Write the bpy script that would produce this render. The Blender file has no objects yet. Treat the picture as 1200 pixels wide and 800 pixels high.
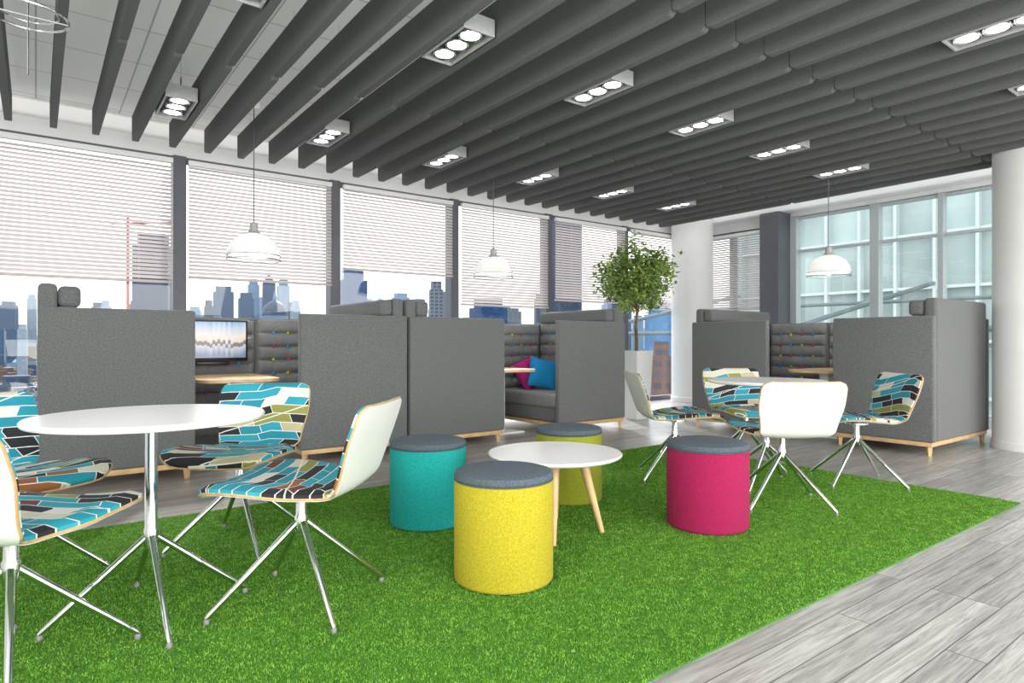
import bpy, bmesh, math, random
import numpy as np
from mathutils import Vector, Matrix
random.seed(7); rng = np.random.default_rng(7)
C = bpy.context.scene.collection
PI = math.pi

# ---------------------------------------------------------------- helpers
def obj(name, bm, m, parent=None, smooth=True, ang=40):
    me = bpy.data.meshes.new(name); bmesh.ops.recalc_face_normals(bm, faces=bm.faces[:])
    bm.to_mesh(me); bm.free()
    if isinstance(m, (list, tuple)):
        for k in m: me.materials.append(k)
    else: me.materials.append(m)
    if smooth:
        me.polygons.foreach_set('use_smooth', [True]*len(me.polygons))
        me.set_sharp_from_angle(angle=math.radians(ang))
    o = bpy.data.objects.new(name, me); C.objects.link(o)
    if parent: o.parent = parent
    return o
def thing(name, label, cat, loc=(0,0,0), rotz=0, group=None):
    o = bpy.data.objects.new(name, None); C.objects.link(o); o.empty_display_size = .1
    o.location = loc; o.rotation_euler = (0,0,rotz); o['label'] = label; o['category'] = cat
    if group: o['group'] = group
    return o
def tag(o, label, cat, group=None):
    o['label'] = label; o['category'] = cat
    if group: o['group'] = group
    return o
def struct(name, bm, m, parent=None, **k):
    o = obj(name, bm, m, parent, **k)
    if not parent: o['kind'] = 'structure'
    return o
def struct_empty(name):
    o = bpy.data.objects.new(name, None); C.objects.link(o); o['kind'] = 'structure'; return o
def dup(root, loc, rotz, label=None):
    r = root.copy(); C.objects.link(r); r.location = loc; r.rotation_euler = (0,0,rotz)
    if label: r['label'] = label
    for ch in list(root.children):
        c = ch.copy(); C.objects.link(c); c.parent = r
        for g in list(ch.children):
            d = g.copy(); C.objects.link(d); d.parent = c
    return r
def NB(): return bmesh.new()
def rbox(bm, x0,x1,y0,y1,z0,z1, r=0, seg=2):
    m = Matrix.Translation(((x0+x1)/2,(y0+y1)/2,(z0+z1)/2)) @ Matrix.Diagonal((x1-x0,y1-y0,z1-z0,1))
    g = bmesh.ops.create_cube(bm, size=1, matrix=m)
    if r > 0:
        es = list({e for v in g['verts'] for e in v.link_edges})
        bmesh.ops.bevel(bm, geom=es, offset=r, segments=seg, profile=.5, affect='EDGES')
    return bm
def tube(bm, pts, radii, seg=12, closed=False):
    pts = [Vector(p) for p in pts]; n = len(pts)
    if not isinstance(radii, (list,tuple)): radii = [radii]*n
    rings = []; up = None
    for i,p in enumerate(pts):
        if closed: t = pts[(i+1)%n]-pts[i-1]
        else: t = pts[min(i+1,n-1)]-pts[max(i-1,0)]
        t.normalize()
        if up is None:
            up = t.cross(Vector((0,0,1)))
            if up.length < .05: up = t.cross(Vector((1,0,0)))
        up = (up - t*up.dot(t)); up.normalize(); w = t.cross(up)
        rings.append([bm.verts.new(p + (up*math.cos(2*PI*k/seg)+w*math.sin(2*PI*k/seg))*radii[i]) for k in range(seg)])
    for i in range(n if closed else n-1):
        a, b = rings[i], rings[(i+1)%n]
        for k in range(seg): bm.faces.new((a[k],a[(k+1)%seg],b[(k+1)%seg],b[k]))
    if not closed:
        bm.faces.new(rings[0][::-1]); bm.faces.new(rings[-1])
    return bm
def lathe(bm, prof, seg=32, c=(0,0), cap=True):
    rings = [[bm.verts.new((c[0]+r*math.cos(2*PI*k/seg), c[1]+r*math.sin(2*PI*k/seg), z)) for k in range(seg)] for r,z in prof]
    for a,b in zip(rings, rings[1:]):
        for k in range(seg): bm.faces.new((a[k],a[(k+1)%seg],b[(k+1)%seg],b[k]))
    if cap:
        bm.faces.new(rings[0][::-1]); bm.faces.new(rings[-1])
    return bm

# ---------------------------------------------------------------- materials
def newmat(name):
    m = bpy.data.materials.new(name); m.use_nodes = True
    nt = m.node_tree; b = nt.nodes['Principled BSDF']
    return m, nt, b
def mat(name, col, rough=.5, metal=0, noise=None, bump=0, emis=0, spec=None, sheen=0):
    m, nt, b = newmat(name); N = nt.nodes; L = nt.links
    b.inputs['Base Color'].default_value = (*col,1); b.inputs['Roughness'].default_value = rough
    b.inputs['Metallic'].default_value = metal
    if spec is not None: b.inputs['Specular IOR Level'].default_value = spec
    if sheen: b.inputs['Sheen Weight'].default_value = sheen
    if emis:
        b.inputs['Emission Color'].default_value = (*col,1); b.inputs['Emission Strength'].default_value = emis
    sc, am = noise if noise else (30, .06)
    tc = N.new('ShaderNodeTexCoord'); t = N.new('ShaderNodeTexNoise'); t.inputs['Scale'].default_value = sc; t.inputs['Detail'].default_value = 5
    L.new(tc.outputs['Object'], t.inputs['Vector'])
    r = N.new('ShaderNodeValToRGB'); r.color_ramp.elements[0].position = .3; r.color_ramp.elements[1].position = .7
    r.color_ramp.elements[0].color = (*[max(0,c*(1-am)) for c in col],1); r.color_ramp.elements[1].color = (*[min(1,c*(1+am)) for c in col],1)
    L.new(t.outputs['Fac'], r.inputs['Fac']); L.new(r.outputs['Color'], b.inputs['Base Color'])
    if bump:
        bp = N.new('ShaderNodeBump'); bp.inputs['Strength'].default_value = bump; bp.inputs['Distance'].default_value = .004
        L.new(t.outputs['Fac'], bp.inputs['Height']); L.new(bp.outputs['Normal'], b.inputs['Normal'])
    return m
M = {}
M['white'] = mat('white_paint', (.89,.89,.89), .5, noise=(3,.02))
M['white_gloss'] = mat('white_laminate', (.88,.88,.88), .25, noise=(5,.01))
M['shell'] = mat('pale_shell', (.72,.74,.71), .35, noise=(6,.02))
M['baffle'] = mat('acoustic_felt', (.135,.141,.141), .9, noise=(160,.18), bump=.15)
M['booth'] = mat('grey_wool', (.150,.157,.159), .95, noise=(110,.3), bump=.4, sheen=.2)
M['booth_in'] = mat('grey_wool_inner', (.23,.235,.24), .95, noise=(110,.25), bump=.25, sheen=.2)
M['wood'] = mat('light_oak', (.66,.44,.22), .45, noise=(12,.15))
M['ply'] = mat('plywood_edge', (.52,.34,.15), .45, noise=(40,.15))
M['chrome'] = mat('chrome', (.80,.81,.82), .12, 1, noise=(4,.02))
M['dark'] = mat('dark_frame', (.12,.125,.145), .45, noise=(10,.05))
M['black'] = mat('black_plastic', (.015,.015,.017), .35)
M['frame_white'] = mat('white_frame', (.62,.68,.68), .4)
M['frame_teal'] = mat('grey_green_frame', (.50,.55,.56), .4)
M['trim_grey'] = mat('light_housing', (.46,.47,.47), .4)
M['yellow'] = mat('yellow_felt', (.42,.355,.016), .95, noise=(190,.28), bump=.3)
M['olive'] = mat('lime_felt', (.26,.285,.018), .95, noise=(190,.28), bump=.3)
M['teal'] = mat('teal_felt', (.006,.32,.30), .95, noise=(190,.28), bump=.3)
M['magenta'] = mat('magenta_felt', (.32,.006,.07), .95, noise=(190,.28), bump=.3)
M['cap'] = mat('slate_felt', (.08,.105,.13), .95, noise=(170,.35), bump=.3)
M['pink'] = mat('pink_cloth', (.50,.02,.22), .9, noise=(60,.1), bump=.2)
M['blue'] = mat('blue_cloth', (.01,.30,.66), .9, noise=(60,.1), bump=.2)
M['b_yellow'] = mat('button_yellow', (.75,.6,.05), .8)
M['b_pink'] = mat('button_pink', (.7,.03,.3), .8)
M['b_blue'] = mat('button_blue', (.02,.4,.8), .8)
M['leaf'] = mat('leaf', (.24,.36,.08), .5, noise=(5,.55))
M['bark'] = mat('bark', (.20,.13,.07), .9, noise=(30,.3), bump=.5)
M['soil'] = mat('soil', (.03,.02,.012), .95, noise=(40,.4))
M['lamp_glow'] = mat('lamp_glow', (1,.96,.89), .5, emis=8)
M['bulb_glow'] = mat('bulb_glow', (1,.985,.96), .5, emis=120)
M['rubber'] = mat('glide_grey', (.22,.22,.22), .6)

def floor_mat():
    m, nt, b = newmat('grey_oak_planks'); N = nt.nodes; L = nt.links
    tc = N.new('ShaderNodeTexCoord'); br = N.new('ShaderNodeTexBrick')
    br.inputs['Scale'].default_value = 1; br.inputs['Brick Width'].default_value = 1.45; br.inputs['Row Height'].default_value = .115
    br.inputs['Mortar Size'].default_value = .0022; br.offset = .37; br.offset_frequency = 3
    br.inputs['Color1'].default_value = (.335,.325,.317,1); br.inputs['Color2'].default_value = (.50,.488,.475,1); br.inputs['Mortar'].default_value = (.11,.105,.10,1)
    L.new(tc.outputs['Object'], br.inputs['Vector'])
    mp = N.new('ShaderNodeMapping'); mp.inputs['Scale'].default_value = (1.5,30,1); L.new(tc.outputs['Object'], mp.inputs['Vector'])
    add = N.new('ShaderNodeVectorMath'); add.operation='ADD'
    L.new(mp.outputs['Vector'], add.inputs[0]); 
    sc = N.new('ShaderNodeVectorMath'); sc.operation='SCALE'; sc.inputs['Scale'].default_value = 27
    L.new(br.outputs['Color'], sc.inputs[0]); L.new(sc.outputs[0], add.inputs[1])
    n = N.new('ShaderNodeTexNoise'); n.inputs['Scale'].default_value = 1.6; n.inputs['Detail'].default_value = 9; n.inputs['Roughness'].default_value=.72; n.inputs['Distortion'].default_value = 1.1
    L.new(add.outputs[0], n.inputs['Vector'])
    r = N.new('ShaderNodeValToRGB'); r.color_ramp.elements[0].position=.3; r.color_ramp.elements[0].color=(.42,.415,.41,1); r.color_ramp.elements[1].position=.64; r.color_ramp.elements[1].color=(1.25,1.25,1.24,1)
    L.new(n.outputs['Fac'], r.inputs['Fac'])
    mx = N.new('ShaderNodeMix'); mx.data_type='RGBA'; mx.blend_type='MULTIPLY'; mx.inputs['Factor'].default_value = 1
    L.new(br.outputs['Color'], mx.inputs['A']); L.new(r.outputs['Color'], mx.inputs['B']); L.new(mx.outputs['Result'], b.inputs['Base Color'])
    b.inputs['Roughness'].default_value = .28
    bp = N.new('ShaderNodeBump'); bp.inputs['Strength'].default_value=.12; bp.inputs['Distance'].default_value=.003
    L.new(n.outputs['Fac'], bp.inputs['Height']); L.new(bp.outputs['Normal'], b.inputs['Normal'])
    return m
M['floor'] = floor_mat()
def ceil_mat():
    m, nt, b = newmat('ceiling_tiles'); N = nt.nodes; L = nt.links
    tc = N.new('ShaderNodeTexCoord'); br = N.new('ShaderNodeTexBrick')
    br.inputs['Scale'].default_value=1; br.inputs['Brick Width'].default_value=.6; br.inputs['Row Height'].default_value=.6; br.inputs['Mortar Size'].default_value=.006; br.offset=0
    br.inputs['Color1'].default_value=(.52,.54,.53,1); br.inputs['Color2'].default_value=(.57,.59,.58,1); br.inputs['Mortar'].default_value=(.30,.31,.31,1)
    L.new(tc.outputs['Object'], br.inputs['Vector']); L.new(br.outputs['Color'], b.inputs['Base Color']); b.inputs['Roughness'].default_value=.9
    return m
M['ceiling'] = ceil_mat()
def pattern_mat():
    m, nt, b = newmat('patchwork_fabric'); N = nt.nodes; L = nt.links
    def mth(op, a, bb=None, c=None):
        n_=N.new('ShaderNodeMath'); n_.operation=op
        for i,vv in enumerate((a,bb,c)):
            if vv is None: continue
            if isinstance(vv,(int,float)): n_.inputs[i].default_value=vv
            else: L.new(vv,n_.inputs[i])
        return n_.outputs[0]
    uv = N.new('ShaderNodeUVMap'); oi = N.new('ShaderNodeObjectInfo'); sp=N.new('ShaderNodeSeparateXYZ'); L.new(uv.outputs['UV'], sp.inputs[0])
    u=mth('MULTIPLY_ADD',oi.outputs['Random'],7.3,sp.outputs['X']); v=mth('MULTIPLY_ADD',oi.outputs['Random'],4.1,sp.outputs['Y'])
    v2=mth('MULTIPLY_ADD',mth('PINGPONG',u,.41),.16,v); v2=mth('MULTIPLY_ADD',mth('PINGPONG',u,.27),-.11,v2)
    u2=mth('MULTIPLY_ADD',mth('PINGPONG',v,.19),.5,u)
    cb = N.new('ShaderNodeCombineXYZ'); L.new(u2,cb.inputs['X']); L.new(v2,cb.inputs['Y'])
    br = N.new('ShaderNodeTexBrick'); br.inputs['Scale'].default_value=1; br.inputs['Brick Width'].default_value=.21; br.inputs['Row Height'].default_value=.047
    br.inputs['Mortar Size'].default_value=.0020; br.inputs['Mortar Smooth'].default_value=0; br.offset=.41; br.offset_frequency=2; br.squash=.55; br.squash_frequency=3
    br.inputs['Color1'].default_value=(0,0,0,1); br.inputs['Color2'].default_value=(1,1,1,1); br.inputs['Mortar'].default_value=(0,0,0,1)
    L.new(cb.outputs[0], br.inputs['Vector'])
    r = N.new('ShaderNodeValToRGB'); cr = r.color_ramp; cr.interpolation='CONSTANT'
    pal = [(0,(.012,.014,.020)),(.12,(.01,.25,.34)),(.28,(.62,.60,.48)),(.335,(.26,.27,.06)),(.38,(.012,.012,.016)),(.465,(.02,.32,.42)),(.63,(.28,.10,.03)),(.665,(.70,.69,.65)),(.73,(.012,.014,.022)),(.805,(.012,.28,.37)),(.935,(.50,.45,.27)),(.975,(.15,.03,.025))]
    cr.elements[0].position=0; cr.elements[0].color=(*pal[0][1],1); cr.elements[1].position=pal[1][0]; cr.elements[1].color=(*pal[1][1],1)
    for p,c in pal[2:]:
        e = cr.elements.new(p); e.color=(*c,1)
    L.new(br.outputs['Color'], r.inputs['Fac'])
    mx = N.new('ShaderNodeMix'); mx.data_type='RGBA'; L.new(br.outputs['Fac'], mx.inputs['Factor']); L.new(r.outputs['Color'], mx.inputs['A']); mx.inputs['B'].default_value=(.78,.77,.73,1)
    w2=mth('ABSOLUTE',mth('SUBTRACT',mth('FRACT',mth('MULTIPLY',mth('MULTIPLY_ADD',u,-.34,v),3.6)),.5))
    lt=mth('LESS_THAN',w2,.010)
    mx2 = N.new('ShaderNodeMix'); mx2.data_type='RGBA'; L.new(lt, mx2.inputs['Factor']); L.new(mx.outputs['Result'], mx2.inputs['A']); mx2.inputs['B'].default_value=(.78,.77,.73,1)
    L.new(mx2.outputs['Result'], b.inputs['Base Color']); b.inputs['Roughness'].default_value=.75
    return m
M['pattern'] = pattern_mat()
def grass_mat():
    m, nt, b = newmat('turf_blades'); N = nt.nodes; L = nt.links
    g = N.new('ShaderNodeNewGeometry'); r = N.new('ShaderNodeValToRGB'); cr = r.color_ramp
    cr.elements[0].color=(.07,.21,.02,1); cr.elements[1].color=(.40,.68,.14,1); e = cr.elements.new(.5); e.color=(.20,.45,.05,1)
    L.new(g.outputs['Random Per Island'], r.inputs['Fac'])
    tc=N.new('ShaderNodeTexCoord'); n=N.new('ShaderNodeTexNoise'); n.inputs['Scale'].default_value=22; n.inputs['Detail'].default_value=5; L.new(tc.outputs['Object'], n.inputs['Vector'])
    r2=N.new('ShaderNodeValToRGB'); r2.color_ramp.elements[0].position=.36; r2.color_ramp.elements[0].color=(.68,.73,.66,1); r2.color_ramp.elements[1].position=.64; r2.color_ramp.elements[1].color=(1.14,1.11,1.09,1); L.new(n.outputs['Fac'], r2.inputs['Fac'])
    mm=N.new('ShaderNodeMix'); mm.data_type='RGBA'; mm.blend_type='MULTIPLY'; mm.inputs['Factor'].default_value=1; L.new(r.outputs['Color'], mm.inputs['A']); L.new(r2.outputs['Color'], mm.inputs['B'])
    L.new(mm.outputs['Result'], b.inputs['Base Color']); b.inputs['Roughness'].default_value=.95; b.inputs['Specular IOR Level'].default_value=.1
    tr = N.new('ShaderNodeBsdfTranslucent'); L.new(mm.outputs['Result'], tr.inputs['Color'])
    mx = N.new('ShaderNodeMixShader'); mx.inputs[0].default_value=.35
    L.new(b.outputs[0], mx.inputs[1]); L.new(tr.outputs[0], mx.inputs[2]); L.new(mx.outputs[0], N['Material Output'].inputs['Surface'])
    return m
M['grass'] = grass_mat()
M['grass_base'] = mat('turf_backing', (.05,.18,.01), .95, noise=(60,.4))
def glass_mat(name, tint, gl=.06):
    m, nt, b = newmat(name); N = nt.nodes; L = nt.links
    t = N.new('ShaderNodeBsdfTransparent'); t.inputs[0].default_value=(*tint,1)
    g = N.new('ShaderNodeBsdfGlossy'); g.inputs['Roughness'].default_value=.02
    mx = N.new('ShaderNodeMixShader'); mx.inputs[0].default_value=gl
    L.new(t.outputs[0], mx.inputs[1]); L.new(g.outputs[0], mx.inputs[2]); L.new(mx.outputs[0], N['Material Output'].inputs['Surface'])
    return m
M['glass'] = glass_mat('window_glass', (.97,.99,1), .03); M['glass_teal'] = glass_mat('teal_glass', (.96,.985,.98), .04)
def trans_mat(name, col, f):
    m, nt, b = newmat(name); N = nt.nodes; L = nt.links
    b.inputs['Base Color'].default_value=(*col,1); b.inputs['Roughness'].default_value=.6
    t = N.new('ShaderNodeBsdfTranslucent'); t.inputs[0].default_value=(*col,1); mx = N.new('ShaderNodeMixShader'); mx.inputs[0].default_value=f
    L.new(b.outputs[0], mx.inputs[1]); L.new(t.outputs[0], mx.inputs[2]); L.new(mx.outputs[0], N['Material Output'].inputs['Surface'])
    return m
M['slat'] = trans_mat('blind_slat', (.77,.70,.685), .44)
M['shade'] = trans_mat('opal_shade', (.96,.96,.95), .6)
def facade(name, wall, win, w=5, h=4, ms=.9, rough=.5):
    m, nt, b = newmat(name); N = nt.nodes; L = nt.links
    tc = N.new('ShaderNodeTexCoord'); sp = N.new('ShaderNodeSeparateXYZ'); L.new(tc.outputs['Object'], sp.inputs[0])
    ad = N.new('ShaderNodeMath'); ad.operation='ADD'; L.new(sp.outputs['X'], ad.inputs[0]); L.new(sp.outputs['Y'], ad.inputs[1])
    cb = N.new('ShaderNodeCombineXYZ'); L.new(ad.outputs[0], cb.inputs['X']); L.new(sp.outputs['Z'], cb.inputs['Y'])
    br = N.new('ShaderNodeTexBrick'); br.inputs['Scale'].default_value=1; br.inputs['Brick Width'].default_value=w; br.inputs['Row Height'].default_value=h; br.inputs['Mortar Size'].default_value=ms; br.offset=0
    br.inputs['Color1'].default_value=(*win,1); br.inputs['Color2'].default_value=(*[min(1,c*1.6) for c in win],1); br.inputs['Mortar'].default_value=(*wall,1)
    L.new(cb.outputs[0], br.inputs['Vector']); L.new(br.outputs['Color'], b.inputs['Base Color']); b.inputs['Roughness'].default_value=rough; b.inputs['Specular IOR Level'].default_value=.2
    return m

# ---------------------------------------------------------------- camera  (eye 1 m; room axes X along windows, Y toward windows)
F = 744.0
cam = bpy.data.cameras.new('camera'); co = bpy.data.objects.new('camera', cam); C.objects.link(co)
cam.sensor_width = 36; cam.lens = 36*F/1200; cam.clip_end = 20000; cam.clip_start = .02
co.location = (0,0,1); co.rotation_euler = (PI/2, 0, -math.atan2(.6,.8)); bpy.context.scene.camera = co
def ray(px, d):
    r = (px-600)/F*d; return (.6*d+.8*r, .8*d-.6*r)

# ---------------------------------------------------------------- room shell
YW, XR, ZC, ZH, ZH2 = 7.2, 9.6, 3.05, 2.88, 2.97
struct('floor', rbox(NB(), -2.2,XR+.1,-3,YW+.1,-.15,0), M['floor'], smooth=False)
struct('ceiling', rbox(NB(), -2.2,XR+.1,-3,YW+.1,ZC,ZC+.2), M['ceiling'], smooth=False)
b = NB(); rbox(b, -2.2,XR,6.69,YW,ZC-.02,ZC-.001); rbox(b, 8.1,XR,-3,6.69,ZC-.02,ZC-.001); struct('trim_1', b, M['white'], smooth=False)
struct('wall_window', rbox(NB(), -2.2,XR+.1,YW,YW+.15,ZH,ZC+.2), M['white'], smooth=False)
struct('wall_left', rbox(NB(), -2.35,-2.2,-3,YW+.15,-.15,ZC+.2), M['white'], smooth=False)
b = NB(); rbox(b, XR,XR+.15,-3,5.58,ZH2,ZC+.2); rbox(b, XR,XR+.15,5.58,YW,ZH,ZC+.2); rbox(b, XR,XR+.15,-3,1.9,0,ZH2); struct('wall_right', b, M['white'], smooth=False)
t0, dt = .162-2*.2265, .2265
def blind(name_label, x0, x1, z1, z0, y, rotated=False):
    t = thing('venetian_blind', name_label, 'blind', (0,0,0), 0, 'horizontal slat blinds on the windows')
    def B(bm, a0,a1,d0,d1,zz0,zz1,r=0):
        if rotated: rbox(bm, d0,d1,a0,a1,zz0,zz1,r)
        else: rbox(bm, a0,a1,d0,d1,zz0,zz1,r)
    b = NB(); B(b, x0,x1,y-.03,y+.03,z1-.05,z1,.004); obj('head_rail', b, M['white'], t)
    b = NB(); B(b, x0,x1,y-.022,y+.022,z0-.02,z0+.005,.004); obj('bottom_rail', b, M['slat'], t)
    b = NB(); z = z0+.035; a = math.radians(50); hw=.0205
    while z < z1-.06:
        p = [(-hw*math.cos(a),-hw*math.sin(a)),(0,.0035),(hw*math.cos(a),hw*math.sin(a))]
        rows=[]
        for dy,dz in p:
            if rotated: rows.append((b.verts.new((y+dy,x0,z+dz)), b.verts.new((y+dy,x1,z+dz))))
            else: rows.append((b.verts.new((x0,y+dy,z+dz)), b.verts.new((x1,y+dy,z+dz))))
        for q,w in zip(rows, rows[1:]): b.faces.new((q[0],q[1],w[1],w[0]))
        z += .038
    obj('slats', b, M['slat'], t)
    b = NB()
    for f in (.2,.8):
        a_ = x0+(x1-x0)*f
        if rotated: tube(b, [(y-.028,a_,z0),(y-.028,a_,z1-.04)], .0015, 5)
        else: tube(b, [(a_,y-.028,z0),(a_,y-.028,z1-.04)], .0015, 5)
    obj('ladder_cord', b, M['white'], t)
    return t
bl_bot = [None,1.60,1.66,1.86,1.50,1.62,1.55]
for k in range(8):
    x0 = (t0+(k-1)*dt)*YW; x1 = x0+dt*YW
    if x0 > XR-.2: break
    x1 = min(x1, XR)
    if x0 < -2.3: x0 = -2.2
    w = struct_empty('window_%d' % (k+1))
    b = NB(); rbox(b,x0,x0+.06,YW-.04,YW+.11,0,ZH); rbox(b,x1-.06,x1,YW-.04,YW+.11,0,ZH); rbox(b,x0+.06,x1-.06,YW,YW+.1,ZH-.05,ZH); rbox(b,x0+.06,x1-.06,YW,YW+.1,0,.07)
    obj('window_frame', b, M['dark'], w, smooth=False)
    obj('pane', rbox(NB(), x0+.06,x1-.06,YW+.05,YW+.06,.07,ZH-.05), M['glass'], w, smooth=False)
    if 2 <= k <= 7:
        z0 = bl_bot[k-1] if k-1 < len(bl_bot) and bl_bot[k-1] else 1.6
        lab = {2:'pale slatted blind on leftmost window, in front of the tower with red crane',3:'pale slatted blind behind the pendant lamp nearest the left',4:'short pale slatted blind raised above the dark blue block tower',5:'long pale slatted blind on the window behind the middle pendant lamp',6:'narrow pale slatted blind left of the potted tree crown',7:'narrow pale slatted blind behind the potted tree, beside white column'}[k]
        blind(lab, x0+.07, x1-.07, ZH-.05, z0, YW-.09)
w = struct_empty('window_9'); b = NB()
for a0,a1 in ((5.75,5.81),(6.45,6.51),(7.1,7.16)): rbox(b,XR-.02,XR+.11,a0,a1,0,ZH)
rbox(b,XR,XR+.1,5.75,7.16,ZH-.05,ZH); rbox(b,XR,XR+.1,5.75,7.16,0,.07); obj('window_frame', b, M['dark'], w, smooth=False)
obj('pane', rbox(NB(),XR+.05,XR+.06,5.8,7.1,.07,ZH-.05), M['glass'], w, smooth=False)
blind('grey slatted blind on right hand wall between white column and dark post', 5.83, 7.05, ZH-.05, 1.55, XR-.09, True)
struct('trim_2', rbox(NB(), XR-.35,XR,5.42,5.74,0,ZC-.02), M['dark'], smooth=False)
w = struct_empty('window_10'); b = NB()
for yy,hw in ((5.36,.05),(4.15,.06),(3.32,.03),(2.6,.03),(1.95,.05)): rbox(b,XR-.03,XR+.11,yy-hw,yy+hw,0,ZH2)
for zz in (.04,.9,2.42,ZH2-.03): rbox(b,XR,XR+.09,1.95,5.4,zz-.018,zz+.018)
obj('window_frame', b, M['frame_teal'], w, smooth=False)
obj('pane', rbox(NB(),XR+.04,XR+.05,1.95,5.4,.05,ZH2-.04), M['glass_teal'], w, smooth=False)

def column(label, x, y, r):
    t = thing('round_column', label, 'column', (x,y,0))
    obj('shaft', lathe(NB(), [(r,.08),(r,ZC-.03)], 48), M['white'], t)
    obj('base_ring', lathe(NB(), [(r+.012,0),(r+.012,.07),(r,.08)], 48), M['white'], t)
column('white round column in front of the window corner behind the potted tree', 8.9, 6.78, .34)
column('white round column at right edge of photo, behind grey booth sofa', 7.45, 1.80, .33)

# ---------------------------------------------------------------- ceiling baffles and lights
def baffle_bm(L, h=.22, th=.048, r=.038):
    pts = [(0,h),(L,h)]
    pts += [(L-r+r*math.cos(a), r-r*math.sin(a)) for a in [PI/2*i/6 for i in range(7)]]
    pts += [(r-r*math.sin(a), r-r*math.cos(a)) for a in [PI/2*i/6 for i in range(7)]]
    b = NB(); A=[b.verts.new((-th/2,y,z)) for y,z in pts]; B=[b.verts.new((th/2,y,z)) for y,z in pts]
    b.faces.new(A); b.faces.new(B[::-1])
    for i in range(len(pts)): b.faces.new((A[i],A[(i+1)%len(pts)],B[(i+1)%len(pts)],B[i]))
    return b
ZB = 2.75; first=None
for row,(y0,kmin) in enumerate(((4.33,-2),(2.20,0),(.07,5))):
    for k in range(kmin, 27):
        x = .115+.291*k
        if first is None:
            t = thing('ceiling_baffle', 'dark grey felt ceiling baffle with rounded ends, hung in parallel rows', 'ceiling baffle', (x,y0,ZB), 0, 'parallel dark ceiling baffles')
            obj('panel', baffle_bm(2.124), M['baffle'], t, ang=30)
            b = NB()
            for yy in (.35,1.76): tube(b, [(0,yy,.22),(0,yy,.30)], .004, 6)
            obj('hanger', b, M['chrome'], t); first = t
        else: dup(first, (x,y0,ZB), 0)
def ceiling_light(x, y):
    t = thing('ceiling_light', 'white rectangular ceiling light with three round spots between dark baffles', 'ceiling light', (x,y,2.748), 0, 'triple spot ceiling lights')
    hx, hy = .105, .24; hh=.10
    b = NB(); rbox(b,-hx,-hx+.012,-hy,hy,0,hh); rbox(b,hx-.012,hx,-hy,hy,0,hh); rbox(b,-hx+.012,hx-.012,-hy,-hy+.012,0,hh); rbox(b,-hx+.012,hx-.012,hy-.012,hy,0,hh)
    obj('housing', b, M['trim_grey'], t, smooth=False)
    b=NB()
    for yy in (-.2,.2): tube(b,[(0,yy,.046),(0,yy,.302)],.005,6)
    obj('hanger', b, M['chrome'], t)
    obj('reflector_plate', rbox(NB(),-hx+.012,hx-.012,-hy+.012,hy-.012,.035,.045), M['baffle'], t, smooth=False)
    for yy in (-.145,0,.145):
        l = obj('lamp', lathe(NB(), [(.054,.020),(.054,.034)], 24), M['lamp_glow'], t)
        l.location = (0,yy,0)
        b = NB(); pr = [(.056,.034),(.056,.012),(.068,.006),(.072,.012),(.07,.034)]
        lathe(b, pr, 24, cap=False); obj('bezel', b, M['chrome'], l)
    return t
L0 = ceiling_light(.842, 5.33); lx = [.842+1.164*k for k in range(6)]
for i,x in enumerate(lx):
    if i: dup(L0, (x,5.33,2.748), 0)
    dup(L0, (x,3.22,2.748), 0)
for x in (lx[3], lx[4]): dup(L0, (x,1.22,2.748), 0)

# pendants
def pendant(x, y, label):
    t = thing('pendant_lamp', label, 'pendant lamp', (x,y,1.70), 0, 'dome pendant lamps over the booths')
    obj('shade', lathe(NB(), [(.214,.035),(.213,.06),(.206,.095),(.188,.135),(.158,.172),(.115,.202),(.07,.218),(.066,.215),(.111,.198),(.152,.168),(.181,.133),(.199,.094),(.206,.06),(.207,.035)], 40, cap=False), M['shade'], t)
    b = NB(); lathe(b, [(.216,.0),(.216,.034),(.211,.034),(.211,.0),(.216,.0)], 40, cap=False); obj('glass_rim', b, M['glass_teal'], t)
    b = NB(); tube(b, [(.218*math.cos(2*PI*k/40),.218*math.sin(2*PI*k/40),.0) for k in range(40)], .004, 6, True)
    tube(b, [(.216*math.cos(2*PI*k/40),.216*math.sin(2*PI*k/40),.036) for k in range(40)], .003, 6, True)
    for k in range(6):
        a=k*PI/3; tube(b,[(.217*math.cos(a),.217*math.sin(a),0),(.217*math.cos(a),.217*math.sin(a),.036)],.002,5)
    obj('wire_ring', b, M['dark'], t)
    obj('cap', lathe(NB(), [(.072,.213),(.074,.225),(.05,.237),(.035,.26),(.033,.31),(.012,.325)], 24), M['trim_grey'], t)
    obj('cord', tube(NB(), [(0,0,.32),(0,0,ZC-1.70-.02)], .004, 8), M['dark'], t)
    obj('ceiling_rose', lathe(NB(), [(.05,ZC-1.70-.03),(.05,ZC-1.70)], 24), M['white'], t)
    bm_ = NB(); bmesh.ops.create_uvsphere(bm_, u_segments=16, v_segments=10, radius=.05, matrix=Matrix.Translation((0,0,.12))); obj('bulb', bm_, M['bulb_glow'], t)
pendant(1.50,5.70,'white dome pendant lamp over the booth with the screen')
pendant(4.02,5.70,'white dome pendant lamp over the booth with the cushions')
pendant(6.82,3.42,'white dome pendant lamp over the right hand booth')
t = thing('ring_fitting', 'thin chrome double ring fitting hanging in the upper left corner', 'hanging fitting', (-.03,3.80,2.55))
b = NB(); tube(b, [(.16*math.cos(2*PI*k/32),.16*math.sin(2*PI*k/32),0) for k in range(32)], .006, 8, True); obj('ring', b, M['chrome'], t)
b = NB(); tube(b, [(.12*math.cos(2*PI*k/32),.12*math.sin(2*PI*k/32),.02) for k in range(32)], .004, 8, True); obj('ring', b, M['chrome'], t)
b = NB(); tube(b, [(0,0,-.28),(0,0,.5)], .004, 8); tube(b, [(-.16,0,0),(.16,0,0)], .004, 6); obj('stem', b, M['chrome'], t)

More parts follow.
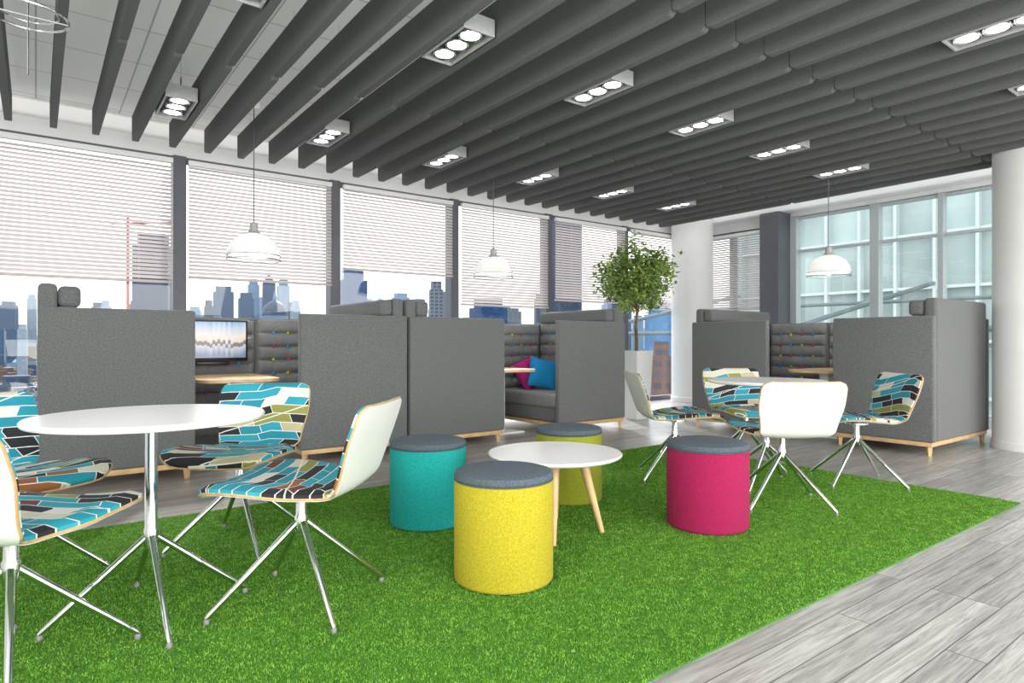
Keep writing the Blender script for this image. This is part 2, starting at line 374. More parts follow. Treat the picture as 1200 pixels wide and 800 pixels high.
# ---------------------------------------------------------------- turf carpet
GX0,GX1,GY0,GY1 = -1.6,4.85,1.25,4.03; GZ=.010
carpet = thing('grass_carpet', 'bright green artificial grass carpet laid on the plank floor', 'carpet', (0,0,0))
obj('backing', rbox(NB(),GX0,GX1,GY0,GY1,.0005,GZ-.002), M['grass_base'], carpet, smooth=False)
n = 480000
px = rng.uniform(GX0+1.0,GX1,n); py = rng.uniform(GY0,GY1,n)
clump = .5+.5*np.sin(px*61+2.3*np.sin(py*47))*np.sin(py*67+2.1*np.sin(px*53))
h = rng.uniform(.006,.011,n)*(.75+.5*clump); an = rng.uniform(0,2*PI,n); wd = rng.uniform(.0018,.0032,n)
la = rng.uniform(0,2*PI,n); ll = rng.uniform(.001,.009,n)
v = np.zeros((n,3,3),dtype=np.float32)
v[:,0,0]=px-np.cos(an)*wd; v[:,0,1]=py-np.sin(an)*wd; v[:,0,2]=GZ-.004
v[:,1,0]=px+np.cos(an)*wd; v[:,1,1]=py+np.sin(an)*wd; v[:,1,2]=GZ-.004
v[:,2,0]=px+np.cos(la)*ll; v[:,2,1]=py+np.sin(la)*ll; v[:,2,2]=GZ-.004+h
me = bpy.data.meshes.new('pile'); me.vertices.add(n*3); me.vertices.foreach_set('co', v.ravel())
me.loops.add(n*3); me.loops.foreach_set('vertex_index', np.arange(n*3,dtype=np.int32))
me.polygons.add(n); me.polygons.foreach_set('loop_start', np.arange(0,n*3,3,dtype=np.int32)); me.update(calc_edges=True)
me.materials.append(M['grass']); po = bpy.data.objects.new('pile', me); C.objects.link(po); po.parent = carpet; po['kind']='stuff'

# ---------------------------------------------------------------- shell chairs
prof = [(.292,.424),(.268,.437),(.21,.447),(.12,.447),(.02,.439),(-.08,.432),(-.15,.432),(-.20,.443),(-.228,.468),(-.246,.51),(-.268,.575),(-.292,.645),(-.313,.705),(-.331,.762)]
def smooth_curve(P, n):
    P=[Vector((a,0,c)) for a,c in P]; out=[]
    for i in range(len(P)-1):
        p0=P[max(i-1,0)];p1=P[i];p2=P[i+1];p3=P[min(i+2,len(P)-1)]
        for k in range(n):
            t=k/n; out.append(.5*((2*p1)+(-p0+p2)*t+(2*p0-5*p1+4*p2-p3)*t*t+(-p0+3*p1-3*p2+p3)*t**3))
    out.append(P[-1]); return out
CU = smooth_curve(prof, 3); ARC=[0]
for a,b_ in zip(CU,CU[1:]): ARC.append(ARC[-1]+(b_-a).length)
TOT = ARC[-1]
def halfw(i):
    s = ARC[i]/TOT
    pts = [(0,.255),(.2,.288),(.36,.272),(.53,.194),(.575,.186),(.64,.214),(.85,.240),(1,.236)]
    for (a,wa),(c,wc) in zip(pts,pts[1:]):
        if s <= c:
            f=(s-a)/(c-a); f=f*f*(3-2*f); w=wa+(wc-wa)*f; break
    for d,r in ((ARC[i],.11),(TOT-ARC[i],.045)):
        if d < r: w = w - r + math.sqrt(max(0,r*r-(r-d)**2))
    return w
NU=12
def surf(i, u, off):
    c=CU[i]; tg=(CU[min(i+1,len(CU)-1)]-CU[max(i-1,0)]).normalized(); nrm=Vector((tg.z,0,-tg.x))
    if nrm.z<0 and nrm.x<0: nrm=-nrm
    s=ARC[i]/TOT; w=halfw(i)
    back = 1/(1+math.exp(-(s-.52)*30))
    lift = (.020*(1-back)+.012*back)*(u*w/.25)**2
    return c+Vector((0,u*w,0))+nrm*(off+lift)
def sheet(i0,i1,o0,o1,uvs=False):
    b=NB(); uvl=b.loops.layers.uv.new('UVMap') if uvs else None
    top={};bot={};UV={}
    for i in range(i0,i1+1):
        for j in range(NU+1):
            u=-1+2*j/NU
            ed=min(1,min((1-abs(u))*halfw(i), (ARC[i]-ARC[i0])+.0, (ARC[i1]-ARC[i]))/.03)
            o=o0+(o1-o0)*(.45+.55*math.sqrt(max(0,1-(1-ed)**2)))
            top[i,j]=b.verts.new(surf(i,u,o)); bot[i,j]=b.verts.new(surf(i,u,o0))
            UV[top[i,j]]=UV[bot[i,j]]=(u*halfw(i),ARC[i])
    def q(a):
        f=b.faces.new(a)
        if uvl:
            for l in f.loops: l[uvl].uv=UV[l.vert]
    for i in range(i0,i1):
        for j in range(NU):
            q((top[i,j],top[i+1,j],top[i+1,j+1],top[i,j+1])); q((bot[i,j],bot[i,j+1],bot[i+1,j+1],bot[i+1,j]))
    for i in range(i0,i1):
        q((top[i,0],bot[i,0],bot[i+1,0],top[i+1,0])); q((top[i,NU],top[i+1,NU],bot[i+1,NU],bot[i,NU]))
    for j in range(NU):
        q((top[i0,j],top[i0,j+1],bot[i0,j+1],bot[i0,j])); q((top[i1,j],bot[i1,j],bot[i1,j+1],top[i1,j+1]))
    return b
last=len(CU)-1; mid=min(range(len(CU)),key=lambda i:abs(ARC[i]/TOT-.56))
CHG='patchwork shell chairs around the round tables'
def make_chair(loc, rz, label):
    t=thing('shell_chair', label, 'chair', loc, rz, CHG)
    obj('seat_pad', sheet(0,mid,.001,.028,True), M['pattern'], t, ang=60)
    obj('back_pad', sheet(mid,last,.001,.020,True), M['pattern'], t, ang=60)
    s=obj('shell', sheet(0,last,-.010,-.001), M['shell'], t, ang=60); s['label']='pale off-white outer shell'
    loop=[surf(0,-1+2*j/NU,-.003) for j in range(NU+1)]+[surf(i,1,-.003) for i in range(1,last+1)]+[surf(last,1-2*j/NU,-.003) for j in range(1,NU+1)]+[surf(i,-1,-.003) for i in range(last-1,0,-1)]
    e=obj('shell_edge', tube(NB(), loop, .0048, 8, True), M['ply'], t); e['label']='light plywood edge'
    obj('swivel_column', lathe(NB(), [(.022,.265),(.025,.272),(.025,.325),(.02,.335),(.02,.40),(.075,.412),(.075,.422)], 24), M['chrome'], t)
    for k in range(4):
        b=NB(); tube(b, [(.012,0,.308),(.17,0,.166),(.325,0,.027),(.334,0,.018)], [.0125,.0115,.0095,.007], 12)
        l=obj('leg', b, M['chrome'], t); l.rotation_euler=(0,0,k*PI/2-rz)
        g=obj('glide', lathe(NB(), [(.009,0),(.010,.004),(.010,.014),(.005,.02)], 12), M['rubber'], l); g.location=(.332,0,0)
    return t
def place(first, loc, f, label):
    rz=math.atan2(f[1],f[0])
    r=dup(first, loc, rz, label); k=0
    for ch in r.children:
        if ch.name.startswith('leg'):
            ch.rotation_euler=(0,0,k*PI/2-rz); k+=1
    return r
f0=(-.72,.69)
A=make_chair((.81,2.42,GZ), math.atan2(f0[1],f0[0]), 'patchwork shell chair nearest the yellow stool, its pale back turned to us')
place(A,(.80,3.29,GZ),(-.62,-.78),'patchwork shell chair behind the left white table, facing the viewer')
place(A,(-.08,3.25,GZ),(.45,-.89),'patchwork shell chair at left edge, on far side of the left white table')
place(A,(-.06,2.44,GZ),(.62,.785),'patchwork shell chair cut off by left edge, pale back below the white table')
place(A,(3.64,2.11,GZ),(.62,.79),'shell chair with pale back squarely to us, right of the magenta stool')
place(A,(3.74,3.00,GZ),(.80,-.55),'patchwork shell chair left of the right white table, behind magenta stool')
place(A,(4.50,2.91,GZ),(-.55,-.83),'patchwork shell chair on far side of right white table, facing the viewer')
place(A,(4.62,2.12,GZ),(-.82,.57),'patchwork shell chair on right side of right white table, before grey booth')

# ---------------------------------------------------------------- round tables
def round_table(loc, label):
    t=thing('round_table', label, 'table', loc, 0, 'round white pedestal tables')
    R_=.385
    obj('tabletop', lathe(NB(), [(R_-.03,.702),(R_-.005,.707),(R_,.714),(R_,.720),(R_-.005,.726)], 72), M['white_gloss'], t)
    obj('top_plate', lathe(NB(), [(.09,.69),(.11,.702)], 24), M['chrome'], t)
    obj('pole', lathe(NB(), [(.023,.24),(.025,.247),(.025,.31),(.021,.32),(.021,.69)], 24), M['chrome'], t)
    for k in range(4):
        b=NB(); tube(b, [(.012,0,.288),(.165,0,.156),(.318,0,.027),(.328,0,.018)], [.0125,.0115,.0095,.007], 12)
        l=obj('leg', b, M['chrome'], t); l.rotation_euler=(0,0,k*PI/2+.03)
        g=obj('glide', lathe(NB(), [(.009,0),(.011,.004),(.010,.014),(.005,.02)], 12), M['rubber'], l); g.location=(.326,0,0)
    return t
T=round_table((.335,2.63,GZ), 'large white round table with chrome star base at left')
dup(T,(4.02,2.446,GZ),.2,'white round table among chairs at right, before the grey booth')
t=thing('coffee_table','low round coffee table with white top and splayed wooden legs among the stools','table',(2.17,2.52,GZ))
obj('tabletop', lathe(NB(), [(.33,.392),(.346,.402),(.348,.408),(.345,.414)], 64), M['white_gloss'], t)
obj('under_frame', lathe(NB(), [(.17,.372),(.19,.376),(.19,.392)], 32), M['wood'], t)
for k in range(4):
    a=PI/4+k*PI/2+.05
    obj('leg', tube(NB(), [(.14*math.cos(a),.14*math.sin(a),.385),(.245*math.cos(a),.245*math.sin(a),0)], [.026,.013], 14), M['wood'], t)

# ---------------------------------------------------------------- stools
def stool(loc, m, label, r=.208):
    t=thing('felt_stool', label, 'stool', loc, 0, 'round felt stools on the grass')
    rr=r
    b=NB(); lathe(b, [(rr-.012,0),(rr-.003,.006),(rr,.016),(rr,.405),(rr-.003,.414),(rr-.012,.418)], 64); obj('body', b, m, t)
    obj('top_cushion', lathe(NB(), [(rr-.006,.419),(rr,.424),(rr+.001,.436),(rr-.006,.448),(rr-.03,.455),(rr*.5,.459),(.01,.460)], 64), M['cap'], t)
    b=NB(); tube(b, [((rr-.001)*math.cos(2*PI*k/64),(rr-.001)*math.sin(2*PI*k/64),.4185) for k in range(64)], .003, 6, True); obj('piping', b, M['cap'], t)
stool((1.576,2.16,GZ), M['yellow'], 'bright yellow felt stool in front of the coffee table')
stool((1.728,3.075,GZ), M['teal'], 'teal felt stool left of the coffee table')
stool((2.70,3.0,GZ), M['olive'], 'olive lime felt stool behind the coffee table')
stool((2.911,2.117,GZ), M['magenta'], 'magenta felt stool right of the coffee table', .215)

# ---------------------------------------------------------------- booths
def tuft(W,H,t,bulge,rows,cols):
    b=NB(); nA=cols*8; nB=rows*10; fr={};bk={}
    for i in range(nA+1):
        for j in range(nB+1):
            u=i/nA; v=j/nB
            ch=abs(math.sin(PI*v*rows))**.5; vs=abs(math.sin(PI*u*cols))**.35
            edge=min(1,min(u,1-u)*W/.03)
            f=ch*(.66+.34*vs)*(.3+.7*edge)
            fr[i,j]=b.verts.new((t+bulge*f,u*W,v*H)); 
            bk[i,j]=b.verts.new((0,u*W,v*H)) if i in (0,nA) or j in (0,nB) else None
    for i in range(nA):
        for j in range(nB): b.faces.new((fr[i,j],fr[i+1,j],fr[i+1,j+1],fr[i,j+1]))
    for i in range(nA):
        for j in (0,nB): b.faces.new((fr[i,j],fr[i+1,j],bk[i+1,j],bk[i,j]))
    for j in range(nB):
        for i in (0,nA): b.faces.new((fr[i,j],fr[i,j+1],bk[i,j+1],bk[i,j]))
    return b
BC=['b_yellow','b_pink','b_blue']
def buttons(par, W,H,t,rows,cols,k0=0,lift=.02,bulge=None):
    k=k0
    for j in range(1,rows):
        for i in range(1,cols):
            b=NB(); bmesh.ops.create_uvsphere(b,u_segments=10,v_segments=6,radius=.015,matrix=Matrix.Translation((t+lift,W*i/cols,H*j/rows))@Matrix.Diagonal((.9,1,1,1)))
            obj('button', b, M[BC[k%3]], par); k+=1
SL=1.38; PH=1.225
def sofa(loc, rz, W, label, far_end):
    t=thing('high_back_sofa', label, 'sofa', loc, rz, 'grey high back booth sofas')
    for y0 in (0,SL-.07): obj('side_panel', rbox(NB(),.0,W,y0,y0+.07,.12,PH,.018,3), M['booth'], t)
    obj('back_shell', rbox(NB(),.0,.105,.072,SL-.072,.12,1.385,.03,4), M['booth'], t)
    obj('top_bolster', rbox(NB(),.108,.235,.074,SL-.074,1.232,1.372,.035,4), M['booth'], t)
    bc=obj('back_cushion', tuft(SL-.144,1.23-.43,.08,.05,6,6), M['booth_in'], t, ang=80); bc.location=(.106,.072,.43)
    buttons(bc, SL-.144,1.23-.43,.08,6,6,0,.03)
    cw=W-.02-.24; cc=max(3,round(cw/.15)); hh=PH-.01-.43
    sc=obj('side_cushion', tuft(cw,hh,.012,.045,6,cc), M['booth_in'], t, ang=80)
    if far_end: sc.location=(.24,SL-.072,.43); sc.rotation_euler=(0,0,-PI/2)
    else: sc.location=(W-.02,.072,.43); sc.rotation_euler=(0,0,PI/2)
    buttons(sc, cw,hh,.012,6,cc,1,.028)
    obj('seat_base', rbox(NB(),.106,W-.03,.072,SL-.072,.13,.275,.01), M['booth'], t)
    obj('seat_cushion', rbox(NB(),.20,W-.005,.075,SL-.075,.277,.42,.04,4), M['booth_in'], t)
    obj('base_frame', rbox(NB(),.015,W-.015,.012,SL-.012,.080,.119,.006), M['wood'], t)
    for lx_ in (.05,W-.05):
        for ly in (.045,SL-.045):
            obj('leg', tube(NB(), [(lx_,ly,.081),(lx_,ly,0)], [.026,.018], 4), M['wood'], t, ang=20)
    return t
BY=5.10
sofa((.01,BY,0),0,.925,'grey high back booth sofa at far left, left of the screen',True)
sofa((2.66,BY+SL,0),PI,.96,'grey high back booth sofa right of the screen',False)
sofa((2.685,BY,0),0,1.055,'grey high back booth sofa directly behind the teal stool, beside its twin panel',True)
sofa((5.47,BY+SL,0),PI,1.02,'grey high back booth sofa holding the pink and blue cushions',False)
BX=6.20
sofa((BX+SL,2.20,0),PI/2,.87,'grey high back booth sofa nearest the right white column',False)
sofa((BX,4.73,0),-PI/2,.96,'grey high back booth sofa behind the right white table, left half of its booth',True)
def screen_panel(loc, rz, W, label):
    t=thing('tufted_divider', label, 'booth divider', loc, rz, 'tufted end dividers of the booths')
    obj('panel_shell', rbox(NB(),-.06,0,0,W,.0,1.225,.012,3), M['booth'], t)
    c=obj('tufted_cushion', tuft(W-.02,1.20-.12,.012,.045,8,5), M['booth_in'], t, ang=80); c.location=(.001,.01,.12)
    buttons(c, W-.02,1.20-.12,.012,8,5,1,.028)
screen_panel((.945,BY+SL-.06,0),-PI/2,.75,'tufted grey end divider behind the screen, with coloured buttons')
screen_panel((3.75,BY+SL-.06,0),-PI/2,.69,'tufted grey end divider of the middle booth, behind the cushions')
screen_panel((BX+SL-.06,3.76,0),PI,.68,'tufted grey end divider of the right hand booth')
def booth_table(loc, rz, label, W=.62, D=.95):
    t=thing('booth_table', label, 'table', loc, rz, 'oak topped booth tables')
    b=NB(); r=.16; pts=[]
    for cx,cy,a0 in ((W/2-r,D/2-r,0),(-W/2+r,D/2-r,PI/2),(-W/2+r,-D/2+r,PI),(W/2-r,-D/2+r,1.5*PI)):
        pts+=[(cx+r*math.cos(a0+PI/2*i/8),cy+r*math.sin(a0+PI/2*i/8)) for i in range(9)]
    lo=[b.verts.new((x,y,.675)) for x,y in pts]; hi=[b.verts.new((x,y,.70)) for x,y in pts]
    b.faces.new(lo[::-1]); b.faces.new(hi)
    for i in range(len(pts)): b.faces.new((lo[i],lo[(i+1)%len(pts)],hi[(i+1)%len(pts)],hi[i]))
    obj('tabletop', b, M['wood'], t, ang=30)
    obj('pedestal', rbox(NB(),-.05,.05,-.14,.14,.02,.675,.008), M['white'], t)
    obj('foot_plate', rbox(NB(),-.2,.2,-.3,.3,0,.02,.006), M['white'], t)
booth_table((1.32,5.78,0),0,'oak topped booth table below the screen',.62,1.0)
booth_table((4.10,5.80,0),0,'oak topped table in the middle booth beside the cushions',.58)
booth_table((6.86,3.42,0),PI/2,'oak topped table in the right hand booth',.56)
def screen_mat():
    m, nt, b = newmat('screen_picture'); N=nt.nodes; L=nt.links
    tc=N.new('ShaderNodeTexCoord'); sp=N.new('ShaderNodeSeparateXYZ'); L.new(tc.outputs['Generated'], sp.inputs[0])
    mp=N.new('ShaderNodeMapping'); mp.inputs['Scale'].default_value=(26,1,1); L.new(tc.outputs['Generated'], mp.inputs['Vector'])
    sx=N.new('ShaderNodeSeparateXYZ'); L.new(mp.outputs[0], sx.inputs[0]); fl=N.new('ShaderNodeMath'); fl.operation='FLOOR'; L.new(sx.outputs['X'], fl.inputs[0])
    wn=N.new('ShaderNodeTexWhiteNoise'); wn.noise_dimensions='1D'; L.new(fl.outputs[0], wn.inputs['W'])
    ma=N.new('ShaderNodeMath'); ma.operation='MULTIPLY_ADD'; ma.inputs[1].default_value=-.14; L.new(wn.outputs['Value'], ma.inputs[0]); L.new(sp.outputs['Z'], ma.inputs[2])
    r=N.new('ShaderNodeValToRGB'); cr=r.color_ramp
    cols=[(.0,(.22,.30,.42)),(.18,(.55,.60,.70)),(.25,(.80,.72,.64)),(.28,(.22,.22,.28)),(.37,(.30,.28,.32)),(.39,(.95,.78,.60)),(.55,(.98,.91,.85)),(.80,(.60,.74,.92)),(1,(.22,.42,.72))]
    cr.elements[0].position=0; cr.elements[0].color=(*cols[0][1],1); cr.elements[1].position=1; cr.elements[1].color=(*cols[-1][1],1)
    for p,c in cols[1:-1]:
        e=cr.elements.new(p); e.color=(*c,1)
    b.inputs['Base Color'].default_value=(.01,.01,.01,1)
    L.new(ma.outputs[0], r.inputs['Fac']); L.new(r.outputs['Color'], b.inputs['Emission Color']); b.inputs['Emission Strength'].default_value=.9; b.inputs['Roughness'].default_value=.2
    return m
t=thing('flat_screen','flat screen showing a city skyline, mounted on the tufted booth divider','screen',(1.31,BY+SL-.14,.82))
obj('bezel', rbox(NB(),-.33,.29,-.055,.0,0,.38,.006), M['black'], t)
obj('display', rbox(NB(),-.31,.27,-.058,-.0555,.03,.36), screen_mat(), t, smooth=False)
obj('speaker_bar', rbox(NB(),-.15,.13,-.05,-.01,-.035,-.003,.005), M['black'], t)
def cushion(loc, rot, m, label):
    b=NB(); n=14; S=.19; top={};bot={}
    for i in range(n+1):
        for j in range(n+1):
            u=-1+2*i/n; v=-1+2*j/n
            hh=.07*((1-u**4)*(1-v**4))**.6
            q=1-.06*(1-abs(u))*abs(v)**3; p=1-.06*(1-abs(v))*abs(u)**3
            top[i,j]=b.verts.new((u*S*p,v*S*q,hh)); bot[i,j]=b.verts.new((u*S*p,v*S*q,-hh)) if 0<i<n and 0<j<n else top[i,j]
    for i in range(n):
        for j in range(n):
            b.faces.new((top[i,j],top[i+1,j],top[i+1,j+1],top[i,j+1]))
            f=(bot[i,j],bot[i,j+1],bot[i+1,j+1],bot[i+1,j])
            if len(set(f)&set((top[i,j],top[i+1,j],top[i+1,j+1],top[i,j+1])))<4: b.faces.new(f)
    o=obj('cushion', b, m, None, ang=70); o.location=loc; o.rotation_euler=rot; tag(o,label,'cushion','scatter cushions on the sofa'); return o
cushion((4.84,6.10,.61),(math.radians(-115),math.radians(-22),math.radians(5)),M['pink'],'pink scatter cushion leaning behind the blue one on booth sofa')
cushion((4.90,5.90,.61),(math.radians(-112),math.radians(14),math.radians(-20)),M['blue'],'bright blue scatter cushion on booth sofa, before the pink one')

# ---------------------------------------------------------------- potted tree
t=thing('potted_tree','small leafy indoor tree in a tall white planter beside the white column','potted tree',(6.27,5.66,0))
b=NB(); q=[(.115,0),(.155,.88),(.142,.88),(.137,.82)]
rings=[[b.verts.new((sx*r,sy*r,z)) for sx,sy in ((1,1),(-1,1),(-1,-1),(1,-1))] for r,z in q]
for a,c in zip(rings,rings[1:]):
    for k in range(4): b.faces.new((a[k],a[(k+1)%4],c[(k+1)%4],c[k]))
b.faces.new(rings[0][::-1]); obj('planter', b, M['white_gloss'], t, smooth=False)
obj('soil', rbox(NB(),-.136,.136,-.136,.136,.80,.825), M['soil'], t, smooth=False)
b=NB(); tube(b, [(0,0,.8),(.015,.01,1.0),(-.01,.0,1.2),(.02,-.01,1.4),(.0,.01,1.62),(0,0,1.95)], [.024,.021,.018,.016,.014,.007], 10)
tube(b, [(.05,.03,.8),(.055,.03,1.0),(.03,.03,1.25),(.06,.03,1.5),(.12,.05,1.8)], [.015,.014,.013,.012,.006], 8)
obj('trunk', b, M['bark'], t)
b=NB(); tips=[]
for k in range(36):
    a=k*2.4; z0=1.40+.015*k; e=random.uniform(-.15,1.05); l=random.uniform(.24,.54)
    p0=Vector((0,0,z0)); p2=p0+Vector((math.cos(a)*l*math.cos(e),math.sin(a)*l*math.cos(e),l*math.sin(e)*.75+.06)); p1=(p0+p2)/2+Vector((0,0,.04))
    tube(b,[p0,p1,p2],[.008,.006,.003],6); tips+=[p2,p2,(p1+p2)/2,p1]
obj('branches', b, M['bark'], t)
b=NB()
def leaf(c):
    d=Vector((random.gauss(0,1),random.gauss(0,1),random.gauss(-.2,.6))).normalized(); s=d.cross(Vector((random.gauss(0,.4),random.gauss(0,.4),1))).normalized(); l=random.uniform(.05,.09); w=l*.27
    nn=d.cross(s)*.008
    vs=[b.verts.new(p) for p in (c, c+d*l*.45+s*w, c+d*l, c+d*l*.45-s*w)]; m_=b.verts.new(c+d*l*.5+nn)
    for i in range(4): b.faces.new((vs[i],vs[(i+1)%4],m_))
for k in range(4000):
    if random.random()<.78:
        c=random.choice(tips)+Vector((random.gauss(0,.07),random.gauss(0,.07),random.gauss(0,.055)))
    else:
        d=Vector((random.gauss(0,1),random.gauss(0,1),random.gauss(0,1))).normalized()*random.uniform(.2,1)**.5
        c=Vector((d.x*.50,d.y*.50,1.86+d.z*.42))
    leaf(c)
obj('foliage', b, M['leaf'], t, smooth=False)

# ---------------------------------------------------------------- city outside
GZc=-85
b=NB(); vs=[b.verts.new(p) for p in ((-6000,60,GZc),(9000,60,GZc),(9000,9000,GZc),(-6000,9000,GZc))]; b.faces.new(vs)
vs=[b.verts.new(p) for p in ((40,-6000,GZc),(9000,-6000,GZc),(9000,60,GZc),(40,60,GZc))]; b.faces.new(vs)
struct('ground', b, mat('city_ground', (.055,.078,.11), .95, noise=(.02,.5), spec=.1), smooth=False)
b=NB(); prev=None
for k in range(120):
    a=-40+k*2.0; x=math.sin(math.radians(a)); y=math.cos(math.radians(a)); D=5600
    hz=70+45*math.sin(k*.31)+35*math.sin(k*.13+1)+random.uniform(-6,6)
    cur=(b.verts.new((x*D,y*D,GZc)), b.verts.new((x*(D+500),y*(D+500),hz)))
    if prev: b.faces.new((prev[0],cur[0],cur[1],prev[1]))
    prev=cur
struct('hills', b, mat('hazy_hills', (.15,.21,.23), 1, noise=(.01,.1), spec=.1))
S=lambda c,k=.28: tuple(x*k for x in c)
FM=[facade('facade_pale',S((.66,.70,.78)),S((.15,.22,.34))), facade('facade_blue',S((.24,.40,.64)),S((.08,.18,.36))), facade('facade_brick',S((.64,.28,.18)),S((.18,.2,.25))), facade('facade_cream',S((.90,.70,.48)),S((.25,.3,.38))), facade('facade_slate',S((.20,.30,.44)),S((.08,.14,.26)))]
FH=[facade('haze_pale',S((.66,.77,.90),.42),S((.48,.62,.80),.42)), facade('haze_blue',S((.40,.57,.80),.42),S((.28,.46,.72),.42))]  # far facades, with the distance haze mixed into their colours
placed=[]
def free(x,y,r):
    return all((x-a)**2+(y-c)**2 > (r+q_)**2 for a,c,q_ in placed)
def tower(p, hw, ytop, d, m, label, kind=None, group=None):
    x,y=ray(p,d); zt=1+(400-ytop)*d/F; w=hw*d/F/1.2; H=zt-GZc
    if group and not free(x,y,w*1.45): return
    placed.append((x,y,w*1.45))
    t=thing('tower_building', label, 'building', (x,y,GZc), random.uniform(-.4,.2), group)
    hb=H*.94 if kind!='pyramid' else H*.9
    obj('tower_body', rbox(NB(),-w,w,-w,w,0,hb), m, t, smooth=False)
    if kind=='pyramid':
        b=NB(); vv=[b.verts.new(q_) for q_ in ((-w,-w,hb),(w,-w,hb),(w,w,hb),(-w,w,hb),(0,0,H))]
        for i in range(4): b.faces.new((vv[i],vv[(i+1)%4],vv[4]))
        obj('roof', b, m, t, smooth=False)
    else: obj('roof_block', rbox(NB(),-w*.75,w*.75,-w*.75,w*.75,hb,H), m, t, smooth=False)
    return t, w, H
glassblue=facade('glass_blue',(.025,.07,.16),(.012,.05,.14),4,4,.5,.3); glassnavy=facade('glass_navy',(.012,.025,.055),(.012,.03,.07),4,4,.5,.3); glasspale=facade('glass_pale',(.10,.22,.38),(.06,.17,.33),4,4,.5,.3)
red=mat('crane_red',(.45,.06,.03),.6)
t,w,H=tower(180,22,275,620,FM[4],'tall scaffolded tower with a red crane behind the leftmost blind')
b=NB(); tube(b,[(-w*1.2,-w*1.1,0),(-w*1.2,-w*1.1,H+14)],1.3,4); tube(b,[(-w*1.2-14,-w*1.1,H+6),(-w*1.2+40,-w*1.1,H+10)],1.0,4); obj('crane',b,red,t)
tower(262,13,336,1500,FM[1],'blue flat topped tower just right of the leftmost mullion')
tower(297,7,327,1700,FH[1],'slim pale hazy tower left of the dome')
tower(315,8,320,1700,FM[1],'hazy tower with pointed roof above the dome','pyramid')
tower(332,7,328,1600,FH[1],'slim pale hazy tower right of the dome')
tower(413,18,317,520,glassblue,'dark blue glass block tower below the short blind')
tower(511,9,330,700,FM[0],'pale narrow tower left of the fourth mullion')
tower(572,20,350,480,glassblue,'blue glass block below the middle pendant lamp')
tower(662,17,225,420,glassnavy,'very tall dark glass tower left of the potted tree')
tower(773,15,354,330,glasspale,'light blue glass tower right of the potted tree')
tower(775,10,400,230,FM[2],'red brick tower low behind the white planter')
tower(20,20,440,330,FM[4],'dark slate office block below the horizon at far left')
x,y=ray(322,900); t=thing('domed_building','hazy domed cathedral between slim towers','building',(x,y,GZc)); placed.append((x,y,24))
s=900/F
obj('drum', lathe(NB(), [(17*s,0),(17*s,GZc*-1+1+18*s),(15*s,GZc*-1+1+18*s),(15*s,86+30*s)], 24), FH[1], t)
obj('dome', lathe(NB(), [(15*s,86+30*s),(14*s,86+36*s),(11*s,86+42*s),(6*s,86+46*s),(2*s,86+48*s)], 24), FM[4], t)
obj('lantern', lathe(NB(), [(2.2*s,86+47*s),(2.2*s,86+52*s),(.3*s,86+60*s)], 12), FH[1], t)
for k in range(80):
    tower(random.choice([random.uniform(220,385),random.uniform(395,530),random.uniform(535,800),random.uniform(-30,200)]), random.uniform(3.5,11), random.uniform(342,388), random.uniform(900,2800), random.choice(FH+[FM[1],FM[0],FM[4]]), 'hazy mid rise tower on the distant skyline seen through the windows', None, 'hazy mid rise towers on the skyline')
for k in range(295):
    for tr_ in range(25):
        if k<130: p=random.uniform(-60,110); d=math.exp(random.uniform(math.log(230),math.log(1600)))
        else:
            p=random.uniform(-120,1010) if k%3 else random.uniform(-120,420); d=math.exp(random.uniform(math.log(260),math.log(2600)))
        x,y=ray(p,d); wd=random.uniform(5,13)*(.7+d/1400); dp=random.uniform(5,12)*(.7+d/1400)
        if free(x,y,math.hypot(wd,dp)): break
    else: continue
    placed.append((x,y,math.hypot(wd,dp)))
    z1=random.uniform(-74,-42)+ (random.random()**4)*42
    h_=z1-GZc; b=NB(); rbox(b,-wd,wd,-dp,dp,0,h_)
    if k%2: rbox(b,-wd*.5,wd*.4,-dp*.5,dp*.5,h_,h_+random.uniform(3,8))
    else:
        vv=[b.verts.new(q_) for q_ in ((-wd,-dp,h_),(wd,-dp,h_),(wd,dp,h_),(-wd,dp,h_),(-wd,0,h_+7),(wd,0,h_+7))]
        for fc in ((0,1,5,4),(2,3,4,5),(0,4,3),(1,2,5)): b.faces.new([vv[i] for i in fc])
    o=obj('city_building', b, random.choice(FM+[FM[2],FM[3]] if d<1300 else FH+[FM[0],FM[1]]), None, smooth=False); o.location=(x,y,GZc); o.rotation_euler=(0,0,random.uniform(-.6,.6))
    tag(o,'small city building far below, seen through the windows','building','low city buildings outside the windows')
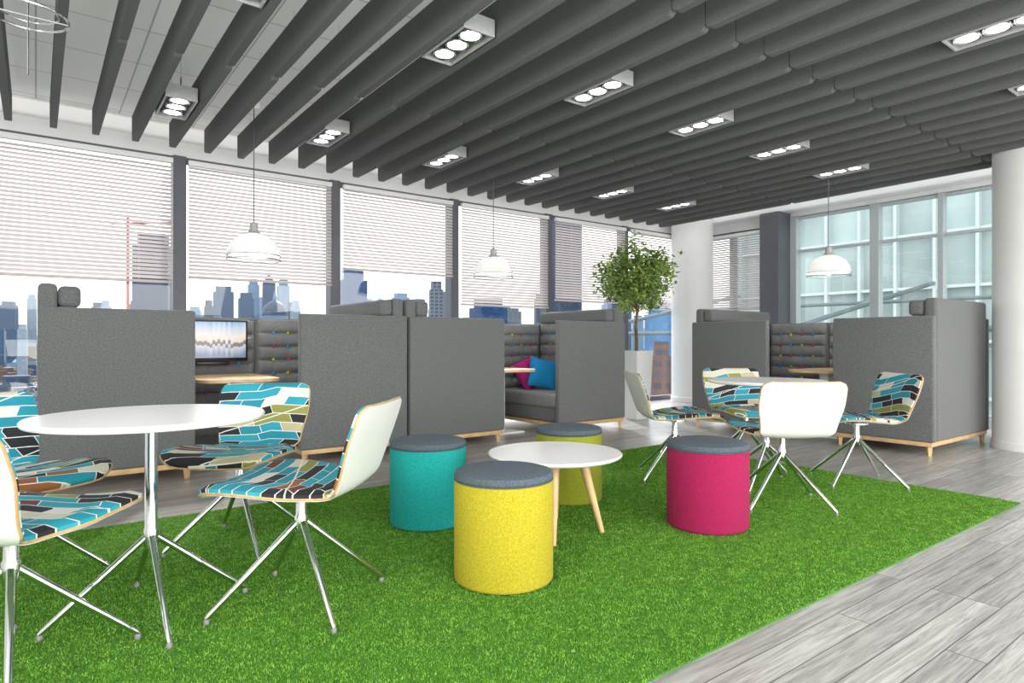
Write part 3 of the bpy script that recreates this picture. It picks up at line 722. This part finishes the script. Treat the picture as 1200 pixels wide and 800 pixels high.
# glass neighbour seen through right glazing
t=thing('glass_building','pale glass neighbouring building with white grid, outside the right hand glazing','building',(20,0,0))
obj('glass_wall', rbox(NB(),0,.3,-8,13.5,-30,14), mat('blue_green_glass',(.38,.46,.455),.3,noise=(.35,.4)), t, smooth=False)
b=NB()
for k in range(22): rbox(b,-.25,0,-8+k*1.0-.04,-8+k*1.0+.04,-30,14)
for k in range(29): rbox(b,-.2,0,-8,13.5,-29+k*1.5-.04,-29+k*1.5+.04)
obj('facade_grid', b, M['frame_white'], t, smooth=False)
t=thing('glass_canopy','sloping steel framed glass canopy outside the right hand glazing','canopy',(0,0,0))
b=NB()
for yy in (1,7,13): tube(b,[(12,yy,1.2),(19.7,yy,2.6)],.06,6)
tube(b,[(12,-1,1.2),(12,13.3,1.2)],.06,6); tube(b,[(16,-1,1.93),(16,13.3,1.93)],.05,6); obj('beams',b,mat('steel_grey',(.14,.18,.19),.5),t)

# ---------------------------------------------------------------- light
w=bpy.data.worlds.new('world'); bpy.context.scene.world=w; w.use_nodes=True; N=w.node_tree.nodes; L=w.node_tree.links
bg=N['Background']; tc=N.new('ShaderNodeTexCoord'); sp=N.new('ShaderNodeSeparateXYZ'); r=N.new('ShaderNodeValToRGB')
cr=r.color_ramp; cr.elements[0].position=0; cr.elements[0].color=(.42,.425,.42,1); cr.elements[1].position=.8; cr.elements[1].color=(.84,.92,1,1)
e=cr.elements.new(.14); e.color=(1,.98,.95,1)
L.new(tc.outputs['Generated'], sp.inputs[0]); L.new(sp.outputs['Z'], r.inputs['Fac']); L.new(r.outputs['Color'], bg.inputs['Color']); bg.inputs['Strength'].default_value=2.6
def area(loc, tgt, sx, sy, e, col=(1,.975,.94)):
    l=bpy.data.lights.new('area',type='AREA'); l.shape='RECTANGLE'; l.size=sx; l.size_y=sy; l.energy=e; l.color=col
    o=bpy.data.objects.new('fill_light',l); C.objects.link(o); o.location=loc; o.rotation_euler=(Vector(tgt)-Vector(loc)).to_track_quat('-Z','Y').to_euler()
area((1.5,-2.2,2.7),(2.8,3.0,.6),5,2.2,170)  # added fill lamp behind the camera, not a fixture of the lounge
area((6.5,-2.0,2.6),(5.5,3.0,.6),3,2,120)  # second added fill, out of view to the right
area((2.5,-2.4,.5),(3.5,2.5,3.0),6,1.2,150)  # low unseen lamp, added to brighten the baffles from below
area((-1.9,.2,1.9),(6,2.2,1.2),2.5,1.6,115)  # added side fill from the left for the right column and booth faces
area((3.7,3.0,2.985),(3.7,3.0,5),11.2,8.2,110)  # added unseen uplight sheet over the baffles, brightens the ceiling tiles
sl=bpy.data.lights.new('sun','SUN'); sl.energy=5; sl.angle=.06; sl.color=(1,.92,.82); so=bpy.data.objects.new('sun',sl); C.objects.link(so)
so.rotation_euler=Vector((-.42,-.78,-.55)).to_track_quat('-Z','Y').to_euler()
try: bpy.context.scene.view_settings.view_transform='Standard'
except Exception as ex: print(ex)
